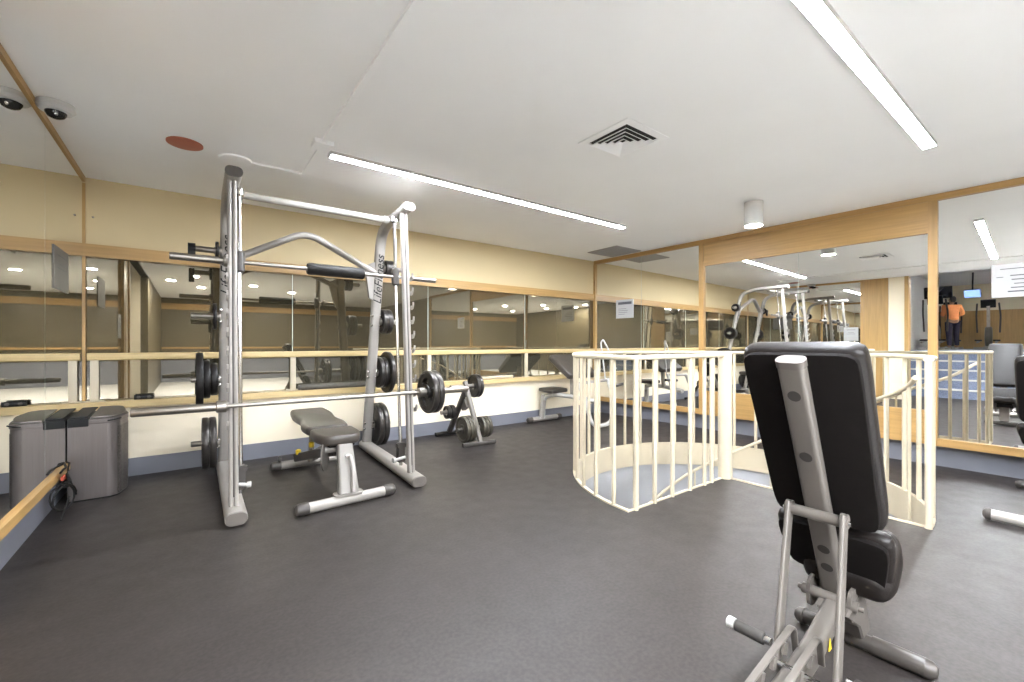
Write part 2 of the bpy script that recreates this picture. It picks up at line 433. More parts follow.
# ---- raised annex behind the camera, up five carpeted steps
NS, RISE, GO, SX = 5, .195, .27, -1.72
for k in range(NS):
    x1 = SX - GO*k
    st = MB().bbox(AX if k == NS-1 else x1-GO-.02, x1, -1.6, AN, RISE*k if k else -.02, RISE*(k+1))
    struct('floor_step' if k < NS-1 else 'floor_annex', st, MT['carpet'])
    struct('trim_%d' % (19+k), MB().bbox(x1-.05, x1+.012, -1.6, AN, RISE*(k+1)-.03, RISE*(k+1)+.004), MT['whitem'])
struct('wall_annex_far', MB().bbox(AX-.1, AX, -1.7, AN+.1, 0, 3.4), MT['cream'])
struct('trim_24', MB().bbox(AX, AX+.04, -1.6, AN, .97, 2.35), MT['woodz'])
struct('wall_annex_north', MB().bbox(AX, XL-.2, AN, AN+.1, 0, 3.4), MT['bluegrey'])
struct('wall_annex_south', MB().bbox(AX, XL-.12, -1.7, -1.6, 0, 3.4), MT['cream'])
struct('ceiling_annex', MB().bbox(AX-.1, XL, -1.7, AN+.1, 3.3, 3.4), MT['ceiling'])

# ------------------------------------------------------------------ ceiling fittings
def strip(x0, x1, y, z, label, top=HC, lens='light'):
    t = thing('linear_light', ((x0+x1)/2, y, z), label, 'ceiling light', 'linear ceiling lights')
    h = MB(); h.bbox(x0-.012, x1+.012, y-.038, y+.038, z+.001, top+.002); h.build('housing', MT['whitem'], t, 0)
    MB().sweep([(x0, y, z+.003), (x1, y, z+.003)], rr(.070, .004, .001)).build('diffuser', MT[lens], t)
    for x in (x0-.008, x1+.008): MB().sweep([(x-.006, y, z+.012), (x+.006, y, z+.012)], rr(.076, .028, .004)).build('end_cap', MT['whitem'], t)
strip(.82, 4.10, 3.32, 2.52, 'long white linear light above the smith machine, in full view')
strip(.84, 4.13, .683, 2.52, 'long white linear light running out of the top right of the frame')
for x, y in ((.05, -.95), (-.35, -1.9), (1.2, -1.9), (.2, -3.0), (2.2, -2.9), (.6, -4.8), (2.4, -4.8)):  # downlights added behind the camera to fill the room and lift the ceiling
    if True:
        t = thing('fill_downlight', (x, y, HC), 'round downlight added in the rear half of the room as fill light', 'ceiling light', 'added fill downlights in the rear of the room')
        MB().lathe((x, y, HC), (0,0,-1), [(.085, .0), (.10, .002), (.10, .006), (.085, .008)], 28, True).build('trim_ring', MT['whitem'], t)
        MB().lathe((x, y, HC), (0,0,-1), [(.084, .001), (.084, .005)], 28).build('lens', MT['fill_spot'], t)
strip(-4.6, -2.2, .6, 3.2, 'linear light added over the carpeted steps to brighten the annex', 3.3, 'soft')  # both annex strips are added to light the raised floor
strip(-9.5, -6.2, .6, 3.2, 'linear light added over the raised cardio floor to brighten the annex', 3.3, 'soft')
dl = thing('ceiling_downlight', (4.455, 2.0, HC-.24), 'white cylinder downlight on the ceiling in front of the header board', 'ceiling light')
MB().lathe((4.455, 2.0, HC-.235), (0,0,1), [(.07, .02), (.078, 0), (.084, 0), (.084, .235)], 32).build('can', MT['whitem'], dl)
MB().lathe((4.455, 2.0, HC-.225), (0,0,1), [(.072, 0), (.072, .006)], 32).build('lens', MT['lamp'], dl)
# square four-way diffuser
av = thing('air_diffuser', (2.37, 1.92, HC), 'white square four-way air diffuser in the middle of the ceiling', 'air vent')
def sqring(mb, c, r0, r1, z0, z1):
    rings = []
    for r, z in ((r0, z0), (r1, z1)):
        rings.append([(c[0]+a*r, c[1]+b*r, z) for a, b in ((-1,-1),(1,-1),(1,1),(-1,1))])
    vs = rings[0] + rings[1] + [(x, y, z-.004) for x, y, z in rings[0]] + [(x, y, z-.004) for x, y, z in rings[1]]
    fs = []
    for i in range(4):
        j = (i+1) % 4
        fs += [(i, j, 4+j, 4+i), (8+i, 12+i, 12+j, 8+j), (i, 8+i, 8+j, j), (4+i, 4+j, 12+j, 12+i)]
    mb.add(vs, fs)
c = (2.37, 1.92)
MB().bbox(c[0]-.165, c[0]+.165, c[1]-.165, c[1]+.165, HC-.0025, HC-.001).build('throat_shade', MT['dark'], av, 0)  # flat dark plate painted in for the shade inside the duct
m = MB(); sqring(m, c, .215, .165, HC-.004, HC-.007); m.build('frame', MT['ceiling'], av, 0)
for k in range(4):
    m = MB(); r = .15-.036*k; sqring(m, c, r, r-.022, HC-.024, HC-.006); m.build('vane', MT['ceiling'], av, 0)
gv = thing('ceiling_grille', (5.1, 4.3, HC), 'grey square return grille on the ceiling by the back right corner', 'air vent')
MB().bbox(4.84, 5.40, 4.03, 4.59, HC-.012, HC-.001).build('plate', MT['greyv'], gv, 0)
m = MB()
for k in range(13): m.bbox(4.87, 5.37, 4.06+.04*k, 4.075+.04*k, HC-.017, HC-.011)
m.build('louvre_blades', MT['greyv'], gv, 0)
tag(MB().lathe((-.035, 3.77, HC-.012), (0,0,1), [(.09, 0), (.105, .004), (.105, .0115)], 40).build('ceiling_disc', MT['terra']), 'flat terracotta coloured round cover on the ceiling left of the rack', 'ceiling cover')
dc = thing('dome_camera', (-.632, 3.60, HC), 'white dome security camera on the ceiling beside the left mirror', 'security camera')
MB().lathe((-.632, 3.60, HC), (0,0,-1), [(.082, .001), (.084, .03), (.07, .046), (.05, .05)], 36).build('housing', MT['whitem'], dc)
MB().lathe((-.632, 3.60, HC), (0,0,-1), [(.048, .045), (.046, .06), (.036, .076), (.02, .084), (.003, .086)], 32).build('dome', MT['dome'], dc)
MB().lathe((-.628, 3.572, HC-.066), (.3,-.8,-.5), [(.009, 0), (.009, .012), (.006, .014)], 16).build('lens', MT['chrome'], dc)
cd = thing('surface_conduit', (.73, 2.5, HC), 'white surface raceway with a junction box on the ceiling near the long light', 'conduit')
MB().bbox(.715, .745, .3, 3.16, HC-.022, HC-.001).build('raceway', MT['ceiling'], cd, 0)
m = MB(); m.bbox(.72, .74, 3.24, 3.86, HC-.016, HC-.001); m.bbox(.36, .74, 3.84, 3.86, HC-.016, HC-.001); m.build('raceway', MT['ceiling'], cd, 0)
MB().bbox(.67, .79, 3.13, 3.25, HC-.032, HC-.001).build('junction_box', MT['ceiling'], cd, 0)
MB().lathe((.27, 3.87, HC), (0,0,-1), [(.11, .001), (.105, .012), (.05, .02)], 32).build('round_cover', MT['ceiling'], cd)

# ------------------------------------------------------------------ smith machine
def plate(o, ax, r, t, label, mat='iron', rimmed=True, grip=False, group='weight plates on the smith machine pegs'):
    o = V(o); ax = V(ax).normalized()
    p = thing('weight_plate', o - V((0, 0, r)), label, 'weight plate', group)
    b = MB(); h = t/2
    if grip:
        b.lathe(o, ax, [(.03, -h), (.058, -h), (.062, -h*.7), (.062, h*.7), (.058, h), (.03, h)], 32, True)
        b.sector(o, ax, .118, r*.9, 0, 2*PI, -h*.7, h*.7, 40)
        for k in range(3): b.sector(o, ax, .058, .122, k*2*PI/3+.3, k*2*PI/3+1.15, -h*.62, h*.62, 8)
    else:
        b.lathe(o, ax, [(.026, -h*.8), (.05, -h*.8), (.055, -h*.45), (r*.8, -h*.45), (r*.84, -h*.8), (r*.90, -h*.8), (r*.90, h*.8), (r*.84, h*.8), (r*.8, h*.45), (.055, h*.45), (.05, h*.8), (.026, h*.8)], 40, True)
    b.build('body', MT[mat], p)
    MB().lathe(o, ax, [(r*.885, -h), (r*.97, -h), (r, -h*.6), (r, h*.6), (r*.97, h), (r*.885, h)], 44, True).build('rim', MT['ironr' if rimmed else mat], p)
    MB().lathe(o, ax, [(.026, -h*.9), (.036, -h*.9), (.036, h*.9), (.026, h*.9)], 24, True).build('hub', MT['bar' if rimmed else mat], p)
    return p

XA, XB = .229, 1.463
XAR, XBR = .243, 1.535             # rear uprights           # the two side frames
sm = thing('smith_machine', (.853, 4.0, 0), 'tall silver smith machine rack standing before the back wall', 'smith machine')
def upr_y(z): return 3.36 + .165*(z-.1)/2.2            # front upright lean
def rear_y(z): return 4.72 - .40*(z-.1)/1.95           # rear upright lean
def rod_y(z): return upr_y(z) + .115
for side, x in ((-1, XA), (1, XB)):
    xr = XAR if side < 0 else XBR
    MB().sweep([(x, 3.215, .05), (xr, 4.80, .05)], rr(.125, .085, .04, 6)).build('foot', MT['silver'], sm)
    MB().sweep([(x, 3.202, .05), (x, 3.216, .05)], rr(.118, .078, .037, 6)).build('foot_cap', MT['spaint'], sm)
    for dx in (-.0195, .0085):
        MB().sweep([(x+dx*1.0, upr_y(.09), .09), (x+dx*1.0, upr_y(2.27), 2.27)], rr(.0265, .055, .012, 5), up=(0,1,0)).build('front_upright', MT['silver'], sm)
    slot = MB().sweep([(x-.0055, upr_y(.15), .15), (x-.0055, upr_y(2.25), 2.25)], rr(.012, .05, .003, 2), up=(0,1,0)); slot.build('slot_rail', MT['cap'], sm)
    path = [(xr, rear_y(.09), .09), (xr, rear_y(2.22)-.0, 2.22), ((x+xr)/2, 4.02, 2.295), (x, 3.42, 2.30)]
    MB().sweep(fillet(path, .22, 8), rr(.10, .065, .03, 5), up=(0,1,0)).build('rear_upright', MT['silver'], sm)
    MB().sweep([(x, 3.42, 2.30), (x, 3.405, 2.30)], rr(.103, .067, .031, 5)).build('beam_cap', MT['cap' if side < 0 else 'silver'], sm)
    # guide rod with bearing block and stopper
    MB().cyl((x-.045*side, rod_y(.13), .13), (x-.045*side, rod_y(2.25), 2.25), .0125).build('guide_rod', MT['chrome'], sm)
    MB().lathe((x-.045*side, rod_y(2.22), 2.20), (0,.075,1), [(.02, 0), (.03, .01), (.03, .05), (.02, .06)], 16).build('rod_collar', MT['chrome'], sm)
    st = MB().box((x-.045*side, rod_y(.24), .24), (.05, .06, .16)); st.box((x-.045*side, rod_y(.24)-.01, .30), (.075, .05, .03)); st = st.build('safety_stop', MT['cap'], sm)
    pl = .075 if side < 0 else .12; k = MB().cyl((x-.03*side, 3.43, .205), (x-pl*side, 3.41, .20), .012); k.cyl((x-pl*side, 3.41, .20), (x-(pl+.022)*side, 3.405, .20), .02)
    k.build('stop_pin', MT['whitem'], st)
    # bar catch hooks down the front upright
    for j in range(10):
        z = .62 + .122*j; y = upr_y(z) - .028
        prof = [(0, -.035), (-.03, -.03), (-.048, 0), (-.048, .028), (-.038, .03), (-.034, .008), (-.02, -.004), (0, 0)]
        MB().prism([(a, b) for a, b in prof], lambda a, b, c_, y=y, z=z, x=x: (x+.037*side+c_, y+a+.02, z+b), -.006, .006).build('bar_hook', MT['silver'], sm, 0)
    # bolts on the rear upright
    for z in (.24, .30, .80, .86, 1.34, 1.44):
        for s2 in (-1, 1): MB().lathe((xr+s2*.045, rear_y(z)-.03, z), (0,-1,0), [(.012, 0), (.012, .008), (.006, .012)], 10).build('bolt', MT['chrome'], sm)
    # storage pegs pointing outwards
    for z in (.275, .845, 1.385, 1.925):
        y = rear_y(z)
        p = MB().lathe((xr+side*.04, y, z), (side,0,0), [(.045, 0), (.045, .012), (.033, .014), (.033, .05), (.024, .05), (.024, .20), (.02, .206)], 20)
        p.build('storage_peg', MT['bar'], sm)
    # gusset of the arch
    g = MB().prism([(0, 1.98), (0, 1.60), (-side*.035, 1.62), (-side*.10, 1.93)] if side < 0 else [(0, 1.98), (-side*.10, 1.93), (-side*.035, 1.62), (0, 1.60)],
                   lambda a, b, c_, x=xr: (x-side*.045+a, rear_y(b)+c_, b), -.02, .02)
    g.build('gusset', MT['silver'], sm, 0)
arch = fillet([(XAR+.04, rear_y(1.87), 1.87), (.79, rear_y(2.1), 2.145), (.916, rear_y(2.1), 2.145), (XBR-.04, rear_y(1.87), 1.87)], .12, 6)
MB().sweep(arch, rr(.055, .085, .027, 5), up=(0,1,0)).build('arch_brace', MT['silver'], sm)
MB().cyl((XA+.03, 3.80, 2.265), (XB-.03, 3.80, 2.265), .028).build('top_crossbar', MT['silver'], sm)
for x in (XA+.06, XB-.06): MB().lathe((x, 3.80, 2.265), (1,0,0), [(.038, -.02), (.038, .02)], 16).build('crossbar_collar', MT['silver'], sm)

def text(body, size, parent, loc, rot, mat, shear=.38, ext=.0008, name='lettering'):
    cu = bpy.data.curves.new(name, 'FONT'); cu.body = body; cu.size = size; cu.extrude = ext; cu.shear = shear
    cu.align_x = 'CENTER'; cu.align_y = 'CENTER'
    cu.materials.append(mat)
    o = bpy.data.objects.new(name, cu); COL.objects.link(o)
    bpy.context.view_layer.update()
    me = bpy.data.meshes.new_from_object(o.evaluated_get(bpy.context.evaluated_depsgraph_get()))
    bpy.data.objects.remove(o); o = bpy.data.objects.new(name, me); COL.objects.link(o)
    if parent:
        o.parent = parent; r = parent
        while r.parent: r = r.parent
        o.location = V(loc) - V(r.location)
    else: o.location = loc
    o.rotation_euler = rot
    return o
lean = math.atan(.40/1.95)
for x in (XA, XB):
    z = 1.80; y = rear_y(z) - .0335/math.cos(lean)
    R = Matrix.Rotation(lean, 4, 'X') @ Matrix.Rotation(PI/2, 4, 'X') @ Matrix.Rotation(PI/2, 4, 'Z')
    text('LifeFitness', .118, sm, (XAR if x == XA else XBR, y-.002, z), R.to_euler(), MT['black'])

# smith bar on the guide rods
ZS = 1.728; YS = rod_y(ZS)
sb = thing('smith_bar', (.853, YS, ZS), 'thin smith bar with a black squat pad, high in the rack', 'barbell')
MB().cyl((.22, YS, ZS), (1.50, YS, ZS), .0145).build('shaft', MT['bar'], sb)
m = MB().lathe((.18, YS, ZS), (-1,0,0), [(.0145, -.05), (.04, -.03), (.04, 0), (.024, .004), (.024, .29), (.02, .295)], 20); m.build('sleeve', MT['bar'], sb)
m = MB().lathe((1.53, YS, ZS), (1,0,0), [(.0145, -.05), (.04, -.03), (.04, 0), (.02, .004), (.02, .262), (.016, .267)], 20); m.build('sleeve', MT['bar'], sb)
for x, s2 in ((XA+.045, -1), (XB-.045, 1)):
    MB().lathe((x, YS, ZS-.075), (0,.075,1), [(.02, 0), (.033, .012), (.033, .14), (.02, .152)], 18).build('bearing', MT['cap'], sb)
MB().lathe((.715, YS, ZS), (1,0,0), [(.0145, 0), (.04, .0), (.046, .012), (.046, .418), (.04, .43), (.0145, .43)], 24).build('squat_pad', MT['rubber'], sb)
# bar clamp hanging on the top left peg
yk = rear_y(1.925)
cl = thing('bar_clamp', (XA-.20, yk, 1.86), 'black bar clamp hung on the top left peg of the rack', 'bar clamp')
MB().lathe((XAR-.215, yk, 1.925), (-1,0,0), [(.026, 0), (.042, 0), (.042, .05), (.026, .05)], 20, True).build('ring', MT['black'], cl)
m = MB().box((XAR-.24, yk-.02, 1.865), (.05, .03, .09)); m.build('lever', MT['black'], cl, 0)

LP = 'weight plates on the left pegs of the rack'; RP = 'weight plates on the right pegs of the rack'
def pegp(side, peg, off, r, t, label, mat='iron', rimmed=True):
    z = (1.925, 1.385, .845, .275)[peg]; x = (XAR if side < 0 else XBR) + side*(.06 + off + t/2)
    plate((x, rear_y(z), z - .0), (side, 0, 0), r, t, label, mat, rimmed, group=LP if side < 0 else RP)
pegp(-1, 0, .0, .075, .022, 'small black plate on the topmost left peg, beside the bar clamp', rimmed=False)
pegp(-1, 1, .01, .112, .024, 'thin black plate alone on the second left peg from the top', rimmed=False)
pegp(-1, 2, .0, .142, .048, 'smallest of three black plates on the third left peg, nearest the upright', rimmed=False)
pegp(-1, 2, .052, .165, .045, 'middle sized black plate of the three on the third left peg', rimmed=False)
pegp(-1, 2, .10, .232, .052, 'largest black plate at the outer end of the third left peg', rimmed=False)
pegp(-1, 3, .004, .225, .05, 'large black plate on the lowest left peg, nearest the upright')
pegp(-1, 3, .058, .225, .05, 'large black plate at the outer end of the lowest left peg')
pegp(1, 0, .0, .085, .04, 'small plate on the topmost right peg, nearest the upright')
pegp(1, 0, .042, .085, .04, 'small plate at the outer end of the topmost right peg')
pegp(1, 1, .0, .13, .04, 'medium plate on the second right peg, nearest the upright')
pegp(1, 1, .044, .13, .05, 'shiny rimmed medium plate at the outer end of the second right peg')
pegp(1, 2, .0, .165, .04, 'black plate on the third right peg, nearest the upright')
pegp(1, 2, .042, .165, .04, 'black plate in the middle of the third right peg')
pegp(1, 2, .086, .225, .045, 'big olive tinged plate at the outer end of the third right peg', 'irong')
pegp(1, 3, .0, .23, .05, 'large black plate on the lowest right peg, nearest the upright')
pegp(1, 3, .056, .23, .05, 'large black plate at the outer end of the lowest right peg')

# olympic barbell on the hooks, loaded at the right end
YO, ZO = 3.305, .752
ob = thing('barbell', (.84, YO, ZO), 'long steel barbell on the low hooks with a bare left sleeve', 'barbell')
MB().cyl((.13, YO, ZO), (1.55, YO, ZO), .0142).build('shaft', MT['bar'], ob)
for s2, x in ((-1, .185), (1, 1.495)):
    MB().lathe((x, YO, ZO), (s2,0,0), [(.0142, 0), (.032, 0), (.039, .006), (.039, .055), (.026, .06), (.0255, .46), (.022, .466)], 24).build('sleeve', MT['bar'], ob)
BP = 'grip plates on the right end of the barbell'
plate((1.585, YO, ZO), (1,0,0), .178, .042, 'black three-hole grip plate on the barbell, inner one of the pair', grip=True, group=BP)
plate((1.632, YO, ZO), (1,0,0), .178, .042, 'black three-hole grip plate on the barbell, outer one of the pair', grip=True, group=BP)

# ------------------------------------------------------------------ adjustable bench under the rack
ab = thing('weight_bench', (.91, 3.8, 0), 'grey padded adjustable bench inside the smith machine rack', 'weight bench')
def foot(mb_parent, p0, p1, r=.036, z=.042, mat='silver', cap='cap', cl_=.085, name='foot'):
    p0 = V((*p0, z)); p1 = V((*p1, z)); d = (p1-p0).normalized()
    MB().cyl(p0 + d*cl_*.8, p1 - d*cl_*.8, r).build(name, MT[mat], mb_parent)
    for a, s2 in ((p0, 1), (p1, -1)):
        MB().lathe(a, d*s2, [(r*.6, 0), (r*1.02, .012), (r*1.15, .03), (r*1.15, cl_), (r, cl_+.004)], 20).build('foot_cap', MT[cap], mb_parent)
foot(ab, (.55, 3.155), (1.255, 3.20))
foot(ab, (.57, 4.42), (1.24, 4.42))
MB().sweep([(.905, 3.19, .075), (.912, 3.25, .22), (.92, 3.34, .395)], rr(.13, .075, .02), up=(0,1,0), scale=[(1.1, 1.1), (.95, .95), (.85, .9)]).build('front_post', MT['postp'], ab)
MB().sweep([(.905, 3.19, .078), (.905, 3.19, .088)], rr(.20, .10, .03), up=(0,1,0)).build('base_plate', MT['silver'], ab)
MB().tube(fillet([(.925, 3.135, .10), (.94, 3.18, .26), (.93, 3.235, .34), (.90, 3.235, .33)], .05), .014).build('post_rib', MT['silver'], ab)
MB().sweep(fillet([(.92, 3.32, .36), (.92, 3.80, .30), (.91, 4.42, .075)], .2), rr(.06, .085, .02)).build('main_beam', MT['silver'], ab)
MB().lathe((.80, 3.44, .315), (1,-.5,0), [(.04, 0), (.115, .003), (.115, .012), (.04, .015)], 28).build('adjusting_plate', MT['spaint'], ab)
MB().lathe((.80, 3.43, .36), (1,0,0), [(.018, -.02), (.03, -.01), (.03, .11)], 18).build('pivot', MT['silver'], ab)
MB().sweep([(.70, 3.98, .20), (.80, 3.68, .28), (.88, 3.45, .33)], rr(.03, .07, .01)).build('adjust_arm', MT['cap'], ab)
MB().cyl((.80, 3.9, .17), (.80, 3.87, .40), .018).build('pad_bracket', MT['bar'], ab); MB().cyl((.84, 3.6, .3), (.84, 3.58, .38), .016).build('pad_bracket', MT['bar'], ab)
for x, y, z in ((.715, 3.93, .235), (.79, 3.80, .31)):
    k = MB().cyl((x, y, z-.03), (x, y, z+.01), .012).build('pull_pin', MT['chrome'], ab)
    MB().lathe((x-.002, y, z), (0,0,1), [(.016, 0), (.021, .008), (.021, .035), (.012, .042)], 14).build('pin_knob', MT['yellow'], k)
MB().lathe((.63, 4.40, .105), (1,0,0), [(.012, 0), (.03, .003), (.03, .022), (.012, .025)], 18).build('transport_wheel', MT['cap'], ab)
def outline(hw):            # [(length position, half width)...] -> smooth ccw outline
    pts = [(w, l) for l, w in hw] + [(-w, l) for l, w in reversed(hw)]
    p = [V((a, b, 0)) for a, b in pts]
    out = []
    n = len(p)
    for i in range(n):
        a, b, c_ = p[i-1], p[i], p[(i+1) % n]
        k = .045
        q1 = b + (a-b).normalized()*min(k, (a-b).length*.45); q2 = b + (c_-b).normalized()*min(k, (c_-b).length*.45)
        for t in (0, .33, .67, 1): 
            q = q1*(1-t)**2 + b*2*t*(1-t) + q2*t*t; out.append((q.x, q.y))
    return out
seatmap = lambda a, b, c_: (.91 + a, b, .375 + .018*(b-3.33) + c_)
MB().prism(outline([(3.33, .115), (3.47, .168), (3.70, .165)]), seatmap, .02, .095, .026).build('seat', MT['vinyl'], ab)
backmap = lambda a, b, c_: (.90 + a, b, .392 + .06*(b-3.72) + c_)
MB().prism(outline([(3.72, .16), (3.88, .178), (4.06, .145), (4.30, .17), (4.54, .15)]), backmap, .02, .09, .026).build('backrest', MT['vinyl'], ab)
m = MB(); m.prism([(-.09, 3.36), (.09, 3.36), (.12, 3.68), (-.12, 3.68)], seatmap, .008, .022); m.prism([(-.1, 3.75), (.1, 3.75), (.09, 4.48), (-.09, 4.48)], backmap, .008, .022)
m.build('pad_board', MT['board'], ab, 0)

# ------------------------------------------------------------------ plate tree
pt = thing('plate_tree', (2.62, 4.5, 0), 'low grey plate tree on the floor right of the smith machine', 'weight plate tree')
def pfoot(p0, p1, mat): MB().sweep([(*p0, .028), (*p1, .028)], rr(.05, .045, .012)).build('foot', MT[mat], pt)
pfoot((2.41, 4.16), (2.82, 4.12), 'cap'); pfoot((2.43, 4.86), (2.80, 4.86), 'rubber')
MB().sweep([(2.63, 4.14, .04), (2.62, 4.42, .60), (2.62, 4.47, .70)], rr(.05, .055, .012), up=(0,1,0)).build('front_leg', MT['spaint'], pt)
MB().sweep(fillet([(2.62, 4.86, .04), (2.62, 4.68, .28), (2.62, 4.44, .62)], .1), rr(.06, .05, .012), up=(0,1,0)).build('rear_leg', MT['cap'], pt)
MB().box((2.655, 4.53, .42), (.05, .12, .11), Matrix.Rotation(-.5, 3, 'X')).build('bracket', MT['spaint'], pt, 0)
MB().cyl((2.42, 4.46, .645), (2.86, 4.46, .645), .026).build('peg', MT['bar'], pt)
MB().cyl((2.40, 4.66, .325), (2.62, 4.66, .325), .024).build('peg', MT['bar'], pt)
MB().cyl((2.40, 4.255, .185), (2.87, 4.255, .185), .02).build('peg', MT['bar'], pt)
TG = 'plates on the plate tree'
plate((2.74, 4.46, .645), (1,0,0), .14, .036, 'dark plate on the top peg of the plate tree, nearest the post', grip=False, group=TG)
plate((2.782, 4.46, .645), (1,0,0), .14, .036, 'dark plate on the top peg of the plate tree, outer one', group=TG)
plate((2.545, 4.66, .325), (1,0,0), .085, .05, 'small dark plate on the middle peg of the tree, nearest the post', group=TG)
plate((2.49, 4.66, .325), (1,0,0), .08, .045, 'small dark plate at the outer end of the tree middle peg', group=TG)
for k, (x, w) in enumerate(((2.555, 'nearest the post'), (2.512, 'second from the post'), (2.469, 'at the outer end'))):
    plate((x, 4.255, .185), (1,0,0), .148, .036, 'olive grey plate on the left bottom peg of the tree, ' + w, 'irong', False, group=TG)
for k, (x, w) in enumerate(((2.70, 'nearest the post'), (2.742, 'second from the post'), (2.784, 'at the outer end'))):
    plate((x, 4.255, .185), (1,0,0), .122, .034, 'olive grey plate on the right bottom peg of the tree, ' + w, 'irong', False, group=TG)

# ------------------------------------------------------------------ preacher bench at the back wall
pb = thing('preacher_bench', (4.35, 4.5, 0), 'silver preacher curl bench with grey pads in the back right corner', 'weight bench')
foot(pb, (3.90, 4.88), (4.58, 4.90), .036, .045)
MB().sweep(fillet([(4.19, 4.88, .05), (4.20, 4.87, .36), (4.27, 4.72, .415), (4.36, 4.35, .40), (4.45, 4.02, .36)], .12), rr(.07, .055, .02), up=(0,1,0)).build('main_frame', MT['whitem'], pb)
MB().sweep([(4.17, 4.88, .05), (4.20, 4.86, .40)], rr(.085, .055, .02), up=(0,1,0)).build('seat_post', MT['silver'], pb)
ax_ = math.radians(-13)
def loc_map(ox, oy, oz, rz, tilt):
    R = Matrix.Rotation(rz, 3, 'Z') @ Matrix.Rotation(tilt, 3, 'X')
    return lambda a, b, c_: V((ox, oy, oz)) + R @ V((a, b, c_))
MB().prism(outline([(-.16, .165), (.0, .185), (.16, .165)]), loc_map(4.30, 4.77, .445, .1, .03), 0, .055, .02).build('seat', MT['vinyl'], pb)
MB().prism(outline([(-.24, .30), (.24, .30)]), loc_map(4.375, 4.46, .80, .08, math.radians(35)), 0, .085, .022).build('arm_pad', MT['vinyl'], pb)
MB().sweep([(4.36, 4.42, .40), (4.37, 4.44, .78)], rr(.06, .06, .015), up=(0,1,0)).build('pad_post', MT['silver'], pb)
U = fillet([(4.16, 4.12, .62), (4.19, 4.0, .40), (4.27, 3.97, .045), (4.70, 3.99, .045), (4.76, 4.02, .40), (4.75, 4.12, .66)], .16, 8)
MB().sweep(U, rr(.05, .05, .022, 4), up=(0,1,0)).build('front_frame', MT['whitem'], pb)
MB().tube(fillet([(4.735, 4.14, .62), (4.70, 4.20, 1.17), (4.725, 4.18, 1.215), (4.75, 4.12, 1.10), (4.79, 4.0, .80)], .02), .010).build('bar_holder', MT['whitem'], pb)
MB().tube([(4.16, 4.12, .62), (4.75, 4.12, .64)], .02).build('cross_tube', MT['silver'], pb)
m = MB().cyl((4.70, 3.98, .56), (4.98, 4.02, .58), .02); m.build('hand_grip', MT['cap'], pb)

# ------------------------------------------------------------------ spiral stair
ss = thing('spiral_staircase', (WC.x, WC.y, -2.9), 'cream spiral staircase going down inside the round floor opening', 'staircase')
MB().cyl((WC.x, WC.y, -2.9), (WC.x, WC.y, 1.09), .055, 28).build('column', MT['white'], ss)
for k in range(15):
    a0 = -90 + 18*k; z = -.19*(k+1)
    ol = []
    for a in (0, 6, 12, 19): ol.append((1.22*math.cos(math.radians(a0+a)), 1.22*math.sin(math.radians(a0+a))))
    ol = [(.05*math.cos(math.radians(a0)), .05*math.sin(math.radians(a0)))] + ol + [(.05*math.cos(math.radians(a0+19)), .05*math.sin(math.radians(a0+19)))]
    MB().prism(ol, lambda a, b, c_, z=z: (WC.x+a, WC.y+b, z+c_), -.035, 0).build('tread', MT['lav'], ss, 0)
HZ = [(-95, .95), (-75, .914), (-38, .656), (0, .25), (45, -.32), (70, -.706), (180, -2.1)]
def hz(a):
    for (a0, z0), (a1, z1) in zip(HZ[:-1], HZ[1:]):
        if a <= a1: return z0 + (z1-z0)*(a-a0)/(a1-a0)
hp = [(WC.x+1.20*math.cos(math.radians(a)), WC.y+1.20*math.sin(math.radians(a)), hz(a)) for a in range(-82, 178, 4)]
MB().tube(hp, .0165, 10).build('handrail', MT['white'], ss)
for k in range(14):
    a = -66 + 18*k; zt = -.19*(int((a+90)//18)+1)
    p = (WC.x+1.20*math.cos(math.radians(a)), WC.y+1.20*math.sin(math.radians(a)))
    MB().cyl((*p, zt), (*p, hz(a)), .011, 10).build('stair_baluster', MT['white'], ss)
gr = thing('stair_railing', (WC.x, WC.y, 0), 'curved cream steel railing with round balusters around the stair opening', 'railing')
rp = [(WC.x-.05, WC.y, 1.055)] + [(WC.x-WR+.16, WC.y, 1.055)] + [(WC.x-WR+.03, WC.y+.02, 1.055)]
arcp = [(WC.x+(WR+.0)*math.cos(math.radians(a)), WC.y+(WR+.0)*math.sin(math.radians(a)), 1.055) for a in range(176, -88, -4)]
endp = [(WC.x, WC.y-WR, 1.055)]
MB().sweep(rp[:2] + rp[2:] + arcp + endp, rr(.05, .036, .016, 4)).build('top_rail', MT['white'], gr)
for a in [-90] + [173.4 - 9.4*k for k in range(28)]:
    x, y = WC.x + WR*math.cos(math.radians(a)), WC.y + WR*math.sin(math.radians(a))
    r = .0195 if a == -90 else .0155
    MB().cyl((x, y, .0), (x, y, 1.045), r, 12).build('baluster', MT['white'], gr)
for x in (2.475, 2.69, 2.91, 3.15, 3.36, 3.47):
    MB().cyl((x, WC.y, .0), (x, WC.y, 1.045), .019 if x < 2.5 else .0155, 12).build('baluster', MT['white'], gr)

